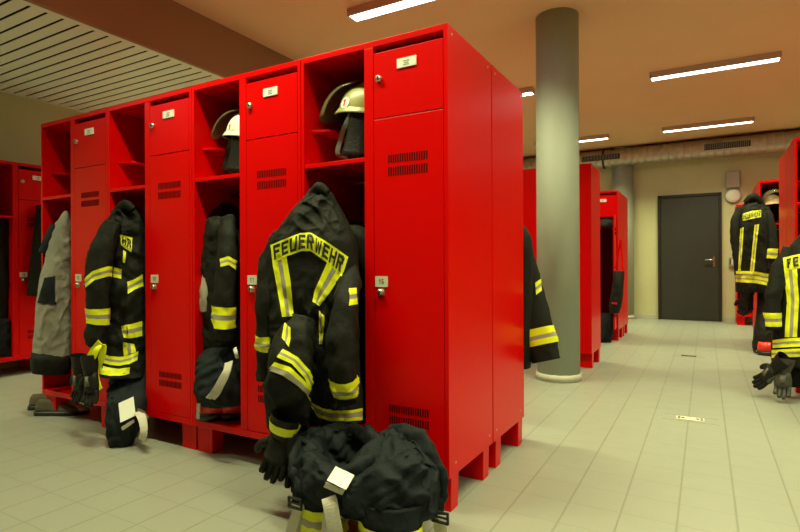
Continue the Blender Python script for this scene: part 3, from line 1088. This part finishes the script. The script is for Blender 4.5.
# ---- jacket in locker 17
j = thing('fire_jacket', 'black fire jacket hanging inside the locker numbered 17 under the white helmet', 'jacket', tuple(at(225, 345, .15)), 0, GJ)
sh = drape([(203, 212, .20, 230, .20, .02), (212, 210, .16, 240, .18, .06), (226, 208, .13, 246, .16, .09), (250, 207, .13, 247, .15, .10), (290, 206, .13, 247, .15, .10), (320, 206, .13, 247, .15, .10), (345, 207, .13, 246, .15, .09), (358, 209, .13, 246, .15, .07)],
           .018, 31, nu=80, k=10, name='jacket_shell', parent=j)
sl = Sleeve([(228, 218, .05, 9), (228, 240, .02, 11), (226, 275, .0, 12.5), (225, 310, .0, 12.5), (225, 338, .01, 12)], 8, .012, 33, 28, name='sleeve', parent=j)
sl.band(.72, .87)
bt = bvh_of([sh, sl.o])
stripe(bt, [(220, 259), (228, 256), (237, 261)], [(221, 267), (229, 265), (237, 271)], 'reflective_stripe', j)
t = thing('coat_liner', 'pale grey cloth hanging at the left side inside locker 17', 'garment', tuple(at(205, 310, .10)))
drape([(226, 204, .16, 210, .10, .015), (250, 202, .14, 211, .08, .025), (280, 200, .10, 210, .05, .03), (300, 200, .08, 209, .04, .03), (312, 203, .06, 208, .04, .02)], .010, 35, nu=36, k=6, m=mat('pale_grey_cloth', (.36, .32, .25), .9, bump=.3), name='cloth', parent=t)
# trousers folded over red boots
t = thing('fire_trousers', 'dark trousers rolled down over orange red boots in the bottom of locker 17', 'trousers', tuple(at(218, 421, .1)))
sh = drape([(346, 210, .10, 240, .12, .06), (356, 205, .06, 246, .10, .10), (372, 202, .04, 247, .08, .12), (388, 201, .03, 247, .07, .125), (398, 203, .04, 247, .07, .11), (404, 206, .05, 246, .08, .09)],
           .026, 38, nu=80, k=9, m=NAVYC, name='trouser_cloth', parent=t)
straps([
    ([at(229, 362, -.06), at(227, 371, -.09), at(222, 381, -.10), at(216, 392, -.10), at(210, 399, -.08)], .042, BEIGE, V((1, .2, .2))),
    ([at(200, 398, -.03), at(198.5, 408, -.03), at(198, 419, -.025)], .018, BEIGE, V((1, .2, .2))),
], t, 'pale brace strap')
for q, (x0, x1, yy) in enumerate(((203, 226, .08), (229, 246, .14))):
    a, b = at(x0, 419, yy), at(x1, 421, yy)
    zz = .168
    cx, w = (a.x+b.x)/2, (b.x-a.x)/2
    m = MB()
    rows = []
    for z, r in ((zz+.035, 1.0), (zz+.06, 1.03), (zz+.10, 1.0), (zz+.15, .95)):
        rows.append([V((cx+math.cos(p)*w*r, yy+.02+math.sin(p)*.11*r, z)) for p in [2*PI*i/28 for i in range(28)]])
    m.grid(rows, REDBOOT)
    bo = adopt(tag(m.build('boot'), 'orange red boot shaft'), t)
    m = MB()
    rows = []
    for z, r in ((zz, 1.0), (zz+.02, 1.06), (zz+.036, 1.03)):
        rows.append([V((cx+math.cos(p)*w*r, yy+.02+math.sin(p)*.11*r, z)) for p in [2*PI*i/28 for i in range(28)]])
    m.grid(rows, RUBBER)
    so = m.build('boot_sole'); so.parent = bo; so.matrix_parent_inverse = Matrix()
t = thing('tag', 'small white tag on the dark trousers in locker 17', 'tag', tuple(at(236, 356, -.03)))
m = MB(); m.tube(smoothpts([at(235, 349, .0), at(236, 353, -.01), at(237, 357, .0)], 4), [(.012, .008)]*9, WHITEP, 12)
adopt(m.build('tag_card'), t)

# ---- grey trousers in locker 19
t = thing('work_trousers', 'grey quilted trousers hanging out of the locker numbered 19', 'trousers', tuple(at(50, 375, -.05)))
sh = drape([(211, 65, .02, 69, .06, .012), (222, 61, -.01, 70, .08, .03), (240, 54, -.04, 71, .09, .055), (262, 46, -.06, 72, .09, .075), (290, 39, -.09, 72, .09, .085), (315, 35, -.10, 73, .09, .085), (340, 33, -.10, 73, .08, .085), (358, 32, -.10, 72, .07, .08)],
           .020, 41, nu=110, k=12, m=GREYC, name='trouser_cloth', parent=t)
sh2 = drape([(352, 31, -.11, 71, .08, .090), (358, 30, -.12, 72, .08, .105), (366, 30, -.12, 71, .08, .105), (373, 32, -.11, 69, .07, .09)], .010, 43, nu=60, k=5, m=BLACKC, name='hem', parent=t)
tag(sh2, 'black hem')
bt = bvh_of([sh])
patch(bt, [(45, 278), (55, 276), (56, 305), (38, 303)], NAVYC, 'knee_patch', t, n=16, label='dark knee patch')
t = thing('work_jacket', 'dark blue jacket hanging behind the grey trousers in locker 19', 'jacket', tuple(at(50, 390, .05)))
drape([(211, 58, .16, 66, .20, .02), (222, 51, .11, 70, .22, .04), (236, 47, .09, 72, .24, .05), (252, 45, .10, 74, .25, .06), (300, 50, .16, 78, .26, .06), (360, 52, .16, 78, .26, .07), (385, 52, .16, 76, .26, .07)], .014, 44, nu=60, k=8, m=NAVYC, name='jacket_shell', parent=t)
Sleeve([(55, 226, .04, 6), (48, 241, .0, 5.5), (42, 253, -.03, 4)], 6, .006, 46, 16, m=NAVYC, name='sleeve', parent=t)

# shoes under it
def shoe(label, heel, toe, m_up, L=.27, group=None):
    t = thing('shoe', label, 'shoe', tuple(heel), 0, group)
    d = (toe-heel).normalized(); s = V((-d.y, d.x, 0)); u = V((0, 0, 1))
    so, up = MB(), MB()
    rows = []
    prof = [(0, .028, .085), (.05, .036, .100), (.25, .038, .102), (.42, .037, .090), (.65, .043, .066), (.85, .042, .050), (.96, .030, .038), (1, .012, .028)]
    for f, w, h in prof:
        c = heel+d*(L*f)
        rows.append([c+s*(math.cos(a)*w*(1 if math.sin(a) < .2 else .82))+u*(.022+max(0, (h-.022))*max(0, math.sin(a))) for a in [2*PI*i/20 for i in range(20)]])
    up.grid(rows, m_up)
    adopt(up.build('upper'), t)
    rows = []
    for f, w, h in prof:
        c = heel+d*(L*f)-d*.004
        rows.append([c+s*(w+.004)+u*.0, c+s*(w+.004)+u*.026, c-s*(w+.004)+u*.026, c-s*(w+.004)])
    so.grid(rows, RUBBER, True)
    adopt(so.build('sole'), t)
    la = MB()
    for f in (.48, .56, .64):
        c = heel+d*(L*f)
        la.tube([c+s*.026+u*(.068-.03*(f-.48)/.2), c+u*(.079-.04*(f-.48)/.2), c-s*.026+u*(.068-.03*(f-.48)/.2)], [.0035]*3, BEIGE, 8)
    adopt(la.build('laces'), t)
    return t
def on_floor(px, py, z=.0):
    d_ = ray(px, py)
    return CAM+d_*((z-CAM.z)/d_.z)
hz = on_floor(31, 409)
hz2 = on_floor(37.5, 414.5)
shoe('beige and black shoe under the left locker, the one further back', hz, hz+V((.24, .16, 0)), SHOEC)
shoe('beige and black shoe under the left locker, nearest the camera', hz2, hz2+V((.24, .14, 0)), SHOEC)
hz3 = on_floor(57, 410)
shoe('pale pink shoe behind the locker leg under the grey trousers', hz3, hz3+V((.26, .04, 0)), SHOEP)

# ---- trousers bundled on the floor, nearest
t = thing('fire_trousers', 'large dark fire trousers bundled on the floor before the locker numbered 16', 'trousers', (-.225, -.28, 0))
cx, cy = -.225, -.27
mb = MB()
rows = []
nu = 120
prof = [(.10, .80, .62), (.13, .93, .85), (.17, 1.0, .98), (.21, 1.0, 1.0), (.25, .97, .98), (.275, .92, .92), (.295, .84, .85), (.305, .76, .76), (.30, .68, .66), (.28, .60, .55), (.25, .54, .46), (.21, .50, .42), (.18, .3, .3)]
PR = smoothpts([V(p) for p in prof], 5)
for i, p in enumerate(PR):
    row = []
    for j_ in range(nu):
        a = 2*PI*j_/nu
        c_, s_ = math.cos(a), math.sin(a)
        x = cx+c_*.275*p.y
        y_ = cy+s_*.175*p.z
        # two humps: waist opening on the left, flap on the right
        hz_ = p.x
        k_ = max(0, (p.x-.2)/.135)
        hz_ += k_*(.030*math.cos(2*a)*0+.022*s_ + .018*math.cos(a*2+.4) - .035*math.exp(-((a-4.95)/.35)**2))
        q = V((x, y_, hz_))
        dd = V((c_, s_, .25)).normalized()
        q = q+dd*.030*fold(q, 51)
        row.append(q)
    rows.append(row)
mb.grid(rows, NAVYC, True, (True, True))
body = adopt(mb.build('trouser_cloth'), t)
obs = [body]
def roll(pts, wr, seed, name, ma=NAVYC, flat=.6, n=26, k=8):
    s = Sleeve(pts, k, wr, seed, n, ma, name, t, flat)
    obs.append(s.o)
    return s
roll([(356, 432, -.15, 9), (336, 433, -.18, 10), (314, 440, -.24, 11), (301, 453, -.31, 11), (297, 470, -.36, 11), (304, 488, -.38, 12), (316, 503, -.37, 9)], .016, 53, 'rolled_waistband')
roll([(354, 432, -.16, 9), (368, 437, -.19, 11), (378, 448, -.24, 10), (368, 464, -.32, 10), (350, 475, -.38, 10), (336, 484, -.41, 8)], .016, 54, 'rolled_waistband')
roll([(376, 448, -.22, 7), (390, 436, -.19, 10), (404, 434, -.19, 11), (422, 449, -.20, 12), (436, 470, -.21, 12), (441, 490, -.22, 8), (441, 504, -.23, 5)], .014, 55, 'brace_flap', flat=.5, n=34, k=10)
fl = drape([(425, 394, -.17, 408, -.16, .02), (433, 380, -.20, 420, -.17, .045), (445, 366, -.25, 430, -.18, .07), (460, 352, -.30, 437, -.19, .09), (478, 343, -.34, 441, -.20, .10), (496, 340, -.36, 441, -.21, .105), (504, 348, -.36, 440, -.22, .10), (510, 364, -.34, 438, -.23, .085), (514, 376, -.32, 434, -.24, .06)],
           .030, 58, nu=180, k=14, e=.75, m=NAVYC, name='trouser_seat', parent=t, creases=((-1.0, .075, .030), (-.55, .11, .026)))
obs.append(fl)
for q, (lx, ly, r) in enumerate(((-.34, -.33, .085), (-.065, -.32, .105))):
    lm = MB()
    P = smoothpts([V((lx, ly, z)) for z in (0, .04, .08, .12, .17)], 5)
    R = [(r, r*.9)]*len(P)
    lm.tube(P, R, NAVYC, 32, hint=V((0, -1, 0)), wr=.012, seed=60+q)
    leg = adopt(lm.build('trouser_leg'), t)
    rr = tube_rows(P, R, 32, V((0, -1, 0)), .012, 60+q, .004)
    bm_ = MB()
    bm_.grid(rr[2:7], NEON, True, (False, False)); bm_.grid(rr[6:10], SILV, True, (False, False)); bm_.grid(rr[9:14], NEON, True, (False, False))
    b_ = bm_.build('reflective_band'); b_.parent = leg; b_.matrix_parent_inverse = Matrix()
bt = bvh_of(obs)
flat_patch(bt, [(336, 466), (354, 476), (346, 489), (327, 481)], WHITEP, 'care_label', t, 'white care label')
flat_patch(bt, [(326, 482), (345, 490), (342, 495), (324, 487)], BEIGE, 'label_edge', t)
sd = V((1, .25, 0))
straps([
    ([at(297, 488, -.40), at(296, 499, -.41), at(296, 505, -.41)], .028, NAVYC, sd),
    ([at(297, 503, -.415), at(296, 515, -.42), at(291, 530, -.42), at(290, 545, -.42)], .036, BEIGE, sd),
    ([at(299, 504, -.41), at(301, 515, -.40), at(297, 528, -.40), at(296, 545, -.41)], .034, BEIGE, sd),
    ([at(329, 497, -.45), at(331, 508, -.46), at(335, 530, -.46), at(337, 545, -.45)], .05, BEIGE, sd),
    ([at(327, 508, -.45), at(325, 530, -.45), at(325, 545, -.44)], .022, BEIGE, sd),
    ([at(441, 498, -.24), at(440, 510, -.25), at(440, 516, -.25)], .026, NAVYC, sd),
    ([at(440, 515, -.255), at(440, 525, -.26), at(442, 536, -.26), at(443, 545, -.26)], .044, BEIGE, sd),
], t, 'pale brace strap')
m = MB()
for px, py, Y in ((295.5, 503, -.425), (440.5, 517, -.265)):
    c = at(px, py, Y)
    for dx, dz, w, h in ((0, .016, .030, .004), (0, -.016, .030, .004), (0, 0, .030, .003), (-.027, 0, .004, .018), (.027, 0, .004, .018)):
        m.box(c.x+dx-w, c.x+dx+w, c.y-.006, c.y+.001, c.z+dz-h, c.z+dz+h, RUBBER)
adopt(tag(m.build('buckle', None, .001), 'black strap buckles'), t)

# dark trousers hanging in the bay behind the nearest jacket
t = thing('fire_trousers', 'black trousers hanging deep in locker 16 right of the nearest jacket', 'trousers', (-.43, .16, .17))
drape([(222, 348, .15, 362, .15, .03), (240, 346, .12, 374, .12, .06), (300, 345, .12, 376, .12, .08), (360, 345, .12, 376, .12, .09), (420, 345, .12, 376, .12, .09)], .016, 71, nu=60, k=8, name='trouser_cloth', parent=t)

# ---- jacket at the rear of the near row, sleeve showing past its corner
j = thing('fire_jacket', 'black fire jacket of which only one sleeve shows between red locker side and column', 'jacket', tuple(V((-.12, 1.03, .5))), 0, GJ)
sh = drape([(215, 505, 1.02, 514, 1.03, .03), (228, 497, 1.03, 526, 1.035, .06), (245, 490, 1.03, 532, 1.035, .08), (290, 488, 1.03, 533, 1.035, .08), (340, 488, 1.03, 533, 1.035, .08), (368, 490, 1.03, 530, 1.035, .07)], .014, 81, nu=60, k=8, name='jacket_shell', parent=j)
sl = Sleeve([(518, 236, 1.10, 8), (524, 262, 1.10, 12), (530, 295, 1.09, 14), (537, 325, 1.07, 16), (542, 345, 1.06, 15.5), (546, 361, 1.05, 14.5)], 9, .006, 83, 32, name='sleeve', parent=j)
sl.band(.63, .80)
bt = bvh_of([sl.o])
stripe(bt, [(535, 283), (540, 279), (545, 278)], [(536, 295), (541, 291), (546, 289)], 'reflective_stripe', j)

# ---- far jacket near the door
j = thing('fire_jacket', 'black fire jacket hanging by the locker nearest the dark door, its back fully in view', 'jacket', tuple(at(754, 300, 5.1)), 0, GJ)
sh = drape([(196, 748, 5.10, 758, 5.10, .03), (203, 744, 5.08, 764, 5.10, .07), (211, 740, 5.06, 768, 5.10, .10), (222, 737, 5.05, 770, 5.08, .12), (240, 736, 5.05, 771, 5.08, .13), (262, 736, 5.05, 772, 5.08, .13), (284, 735.5, 5.05, 773.5, 5.08, .13), (292, 736, 5.05, 773, 5.08, .12)], .016, 91, nu=72, k=9, name='jacket_shell', parent=j)
s1 = Sleeve([(741, 208, 5.04, 4), (736, 220, 5.0, 4.5), (735, 238, 4.98, 4), (737, 258, 4.97, 3.5), (738, 275, 4.97, 3)], 6, .010, 92, 20, name='sleeve', parent=j)
s2 = Sleeve([(765, 208, 5.06, 4), (770, 222, 5.02, 4.5), (772, 240, 5.0, 4.5), (772, 258, 4.98, 4.5), (771, 270, 4.98, 4)], 6, .010, 93, 20, name='sleeve', parent=j)
s2.band(.62, .76)
Sleeve([(746, 203, 5.04, 3), (753, 197, 5.02, 4), (761, 203, 5.04, 3)], 5, .006, 94, 14, name='collar', parent=j)
bt = bvh_of([sh, s1.o, s2.o])
lettered(bt, [(743, 214), (752, 211), (761, 210)], [(743, 221), (752, 219), (761, 217)], 'FEUERWEHR', j, step=1, w=.75)
stripe(bt, [(740, 229), (739, 250), (738, 271)], [(744, 227), (742.5, 250), (740.5, 271)], 'reflective_stripe', j, step=1.2)
stripe(bt, [(754.5, 225), (752, 250), (750, 271)], [(759, 224), (756, 250), (754, 272)], 'reflective_stripe', j, step=1.2)
stripe(bt, [(736, 271), (755, 271.5), (774, 275)], [(736, 282), (755, 283), (774, 287)], 'reflective_hem', j, BN2, step=1.2)
# things hanging beneath it
W = at(745, 297, 5.06)
glove('glove', 'black glove hanging under the far jacket beside the dark door', W, at(743, 316, 5.06)-W, V((-.6, -1, 0)), L=.24)
W = at(750, 294, 5.1)
glove('glove', 'second black glove under the far jacket, closest to the red locker leg', W, at(748, 310, 5.1)-W, V((.8, -1, 0)), L=.22)
t = thing('fire_trousers', 'black trousers over orange red boots standing on the floor by the far right locker', 'trousers', tuple(V((1.55, 5.08, 0))))
a = at(765, 340, 5.05)
drape([(272, 758, 5.14, 774, 5.14, .03), (300, 757, 5.1, 775, 5.1, .06), (322, 756, 5.0, 776, 5.05, .10), (335, 754, 4.95, 776, 5.0, .12), (345, 753, 4.93, 776, 4.98, .11), (352, 754, 4.92, 776, 4.97, .10)], .02, 95, nu=60, k=8, m=BLACKC, name='trouser_cloth', parent=t)
m = MB()
c = at(766, 349, 4.84)
rows = [[V((c.x+math.cos(p)*.075*r, c.y+math.sin(p)*.09*r, z)) for p in [2*PI*i/24 for i in range(24)]] for z, r in ((.04, 1.02), (.08, 1.0), (.13, .9))]
m.grid(rows, REDBOOT)
bo = adopt(tag(m.build('boot'), 'orange red boot'), t)
m = MB()
rows = [[V((c.x+math.cos(p)*.08*r, c.y+math.sin(p)*.095*r, z)) for p in [2*PI*i/24 for i in range(24)]] for z, r in ((0, 1), (.041, 1.02))]
m.grid(rows, RUBBER)
so = m.build('boot_sole'); so.parent = bo; so.matrix_parent_inverse = Matrix()
m = MB()
w0 = at(757, 350, 4.86)
ribbon(m, smoothpts([w0, w0+V((.04, -.02, -.05)), V((w0.x+.10, w0.y-.05, .012))], 5), .03, .004, BEIGE, V((1, .3, 0)))
adopt(m.build('brace_strap'), t)

# ---- jacket cut by the right edge
j = thing('fire_jacket', 'black fire jacket cut by the right edge of the picture, lettered FEU', 'jacket', tuple(V((1.5, 2.80, .3))), 0, GJ)
sh = drape([(226, 806, 2.86, 822, 2.86, .03), (236, 798, 2.82, 834, 2.84, .06), (248, 790, 2.78, 846, 2.82, .09), (262, 784, 2.76, 852, 2.80, .11), (285, 779, 2.75, 855, 2.79, .12), (310, 775, 2.75, 857, 2.79, .12), (335, 772, 2.75, 858, 2.79, .12), (358, 771, 2.75, 858, 2.79, .12), (366, 773, 2.75, 857, 2.79, .10)], .018, 101, nu=90, k=10, name='jacket_shell', parent=j)
s1 = Sleeve([(791, 250, 2.78, 7), (781, 268, 2.72, 8), (775, 288, 2.68, 8), (773, 308, 2.67, 7.5), (774, 330, 2.67, 6.5)], 8, .010, 103, 24, name='sleeve', parent=j)
s1.band(.80, .94, ((0, .40, 'n'), (.40, .6, 's'), (.6, 1, 'n')))
s2 = Sleeve([(842, 252, 2.80, 8), (852, 272, 2.74, 8), (857, 300, 2.72, 8), (856, 332, 2.72, 7)], 8, .010, 104, 24, name='sleeve', parent=j)
s2.band(.80, .94)
bt = bvh_of([sh, s1.o, s2.o])
lettered(bt, [(783, 258), (800, 254), (816, 251), (834, 255), (851, 261)], [(784, 271), (800, 268), (816, 265), (834, 268), (850, 274)], 'FEUERWEHR', j, w=.74)
stripe(bt, [(784, 271), (787, 300), (785, 337)], [(797, 269), (799, 300), (797, 337)], 'reflective_stripe', j)
stripe(bt, [(836, 269), (834, 300), (832, 337)], [(848, 272), (846, 300), (844, 337)], 'reflective_stripe', j)
stripe(bt, [(773, 340), (790, 338), (820, 337), (857, 338)], [(773, 348), (790, 347), (820, 346), (857, 347)], 'reflective_hem', j)
stripe(bt, [(772, 350), (790, 349), (820, 348), (857, 349)], [(772, 358), (790, 357), (820, 356), (857, 357)], 'reflective_hem', j)
W = at(775, 368, 2.62)
glove('glove', 'black glove reaching down to the floor under the jacket at the right edge', W, on_floor(752, 391, .03)-W, V((-.5, -.6, .6)), L=.24, patch=True)
W = at(784, 372, 2.60)
glove('glove', 'grey patched black glove hanging right of the floor touching one under the edge jacket', W, at(782, 396, 2.58)-W, V((-.3, -1, 0)), L=.21, patch=True, m=mat('worn_leather', (.05, .048, .038), .55, bump=.3))
t = thing('fire_trousers', 'black trousers hanging under the jacket at the right edge', 'trousers', tuple(at(800, 385, 2.8)))
drape([(355, 780, 2.86, 840, 2.88, .06), (372, 781, 2.84, 838, 2.88, .07), (386, 786, 2.84, 836, 2.88, .06)], .02, 107, nu=60, k=6, name='trouser_cloth', parent=t)

# ---- third row: bag on the open door, gloves on the shelf, dark bundle
t = thing('gear_bag', 'black gear bag with red straps hanging on the open far locker door', 'bag', tuple(at(616, 313, 4.89)))
sh = drape([(271, 613.5, 4.90, 624.5, 4.90, .03), (280, 613, 4.89, 624, 4.89, .06), (295, 610.5, 4.88, 623, 4.88, .08), (306, 609, 4.88, 621.5, 4.88, .08), (313, 610, 4.88, 619, 4.88, .05)], .014, 111, nu=40, k=6, m=LEATHER, name='bag_body', parent=t)
m = MB()
ribbon(m, smoothpts([at(615, 273, 4.90), at(617.5, 258, 4.92), at(620.5, 240, 4.94)], 5), .022, .004, RED, V((1, 0, .2)))
ribbon(m, smoothpts([at(623, 273, 4.90), at(622, 258, 4.92), at(620.5, 240, 4.94)], 5), .022, .004, RED, V((1, 0, .2)))
adopt(tag(m.build('carry_strap'), 'red carry straps'), t)
bt = bvh_of([sh])
patch(bt, [(612, 302), (617, 302.5), (617, 304.5), (612, 304)], REDNUM, 'name_patch', t, .006, 5)
t = thing('folded_hood', 'dark folded hood lying on the inner shelf of the far open locker', 'hood', tuple(at(608, 227, 5.3)))
drape([(216, 602, 5.30, 612, 5.3, .03), (220, 599, 5.28, 615, 5.28, .07), (225, 598, 5.27, 617, 5.27, .09), (227.5, 599, 5.27, 617, 5.27, .09)], .014, 113, nu=40, k=5, m=LEATHER, name='hood_cloth', parent=t)
t = thing('fire_trousers', 'dark bundle of trousers in the bottom of the far open locker', 'trousers', tuple(at(606, 345, 5.15)))
drape([(313, 600, 5.2, 611, 5.2, .05), (322, 598, 5.12, 614, 5.15, .09), (334, 597, 5.08, 613, 5.1, .11), (344, 598, 5.06, 611, 5.08, .10)], .02, 114, nu=48, k=6, m=NAVYC, name='trouser_cloth', parent=t)

# ---- things in the lockers along the left wall
t = thing('work_jacket', 'black jacket hanging on the left wall locker behind the grey trousers', 'jacket', (-4.35, .90, .5))
def left_at(px, py, X=-4.30):
    d_ = ray(px, py)
    return CAM+d_*((X-CAM.x)/d_.x)
def drape_left(rows, amp, seed, name, parent, m=BLACKC, X=-4.28, b=.06):
    mb = MB(); rr = []
    A = smoothpts([left_at(r[1], r[0], X) for r in rows], 8)
    B = smoothpts([left_at(r[2], r[0], X) for r in rows], 8)
    for a, c in zip(A, B):
        mid = (a+c)/2; ax = (c-a)/2
        row = []
        for i in range(48):
            p = 2*PI*i/48
            q = mid+ax*math.cos(p)+V((1, 0, 0))*b*math.sin(p)
            row.append(q+V((1, 0, 0))*math.sin(p)*amp*fold(q, seed))
        rr.append(row)
    mb.grid(rr, m)
    return adopt(mb.build(name), parent)
drape_left([(205, 38, 42), (215, 36, 50), (240, 33, 60), (265, 30, 62), (292, 27, 62), (296, 28, 60)], .02, 121, 'jacket_shell', t)
t = thing('work_jacket', 'dark jacket hanging inside the left wall locker under its shelf', 'jacket', (-4.6, .5, .6))
drape_left([(216, -4, 8), (225, -12, 11), (250, -16, 11), (290, -18, 10), (330, -18, 9)], .02, 122, 'jacket_shell', t, X=-4.52, b=.08)
t = thing('gear_bag', 'dark rounded bundle at the bottom of the left wall locker', 'bag', (-4.6, .5, .17))
drape_left([(318, -4, 5), (326, -10, 11), (340, -14, 14), (352, -14, 14), (357, -12, 13)], .03, 123, 'bag_body', t, m=NAVYC, X=-4.50, b=.10)

# ================================================================ WORLD
w = bpy.data.worlds.new('room_world')
w.use_nodes = True
w.node_tree.nodes['Background'].inputs[0].default_value = (.8, .75, .6, 1)
w.node_tree.nodes['Background'].inputs[1].default_value = 0.0
bpy.context.scene.world = w
vs = bpy.context.scene.view_settings
bpy.context.scene.cycles.diffuse_bounces = 2
vs.view_transform = 'Standard'
vs.look = 'None'
vs.exposure = 0.0
vs.gamma = 1.0
vs.use_curve_mapping = False
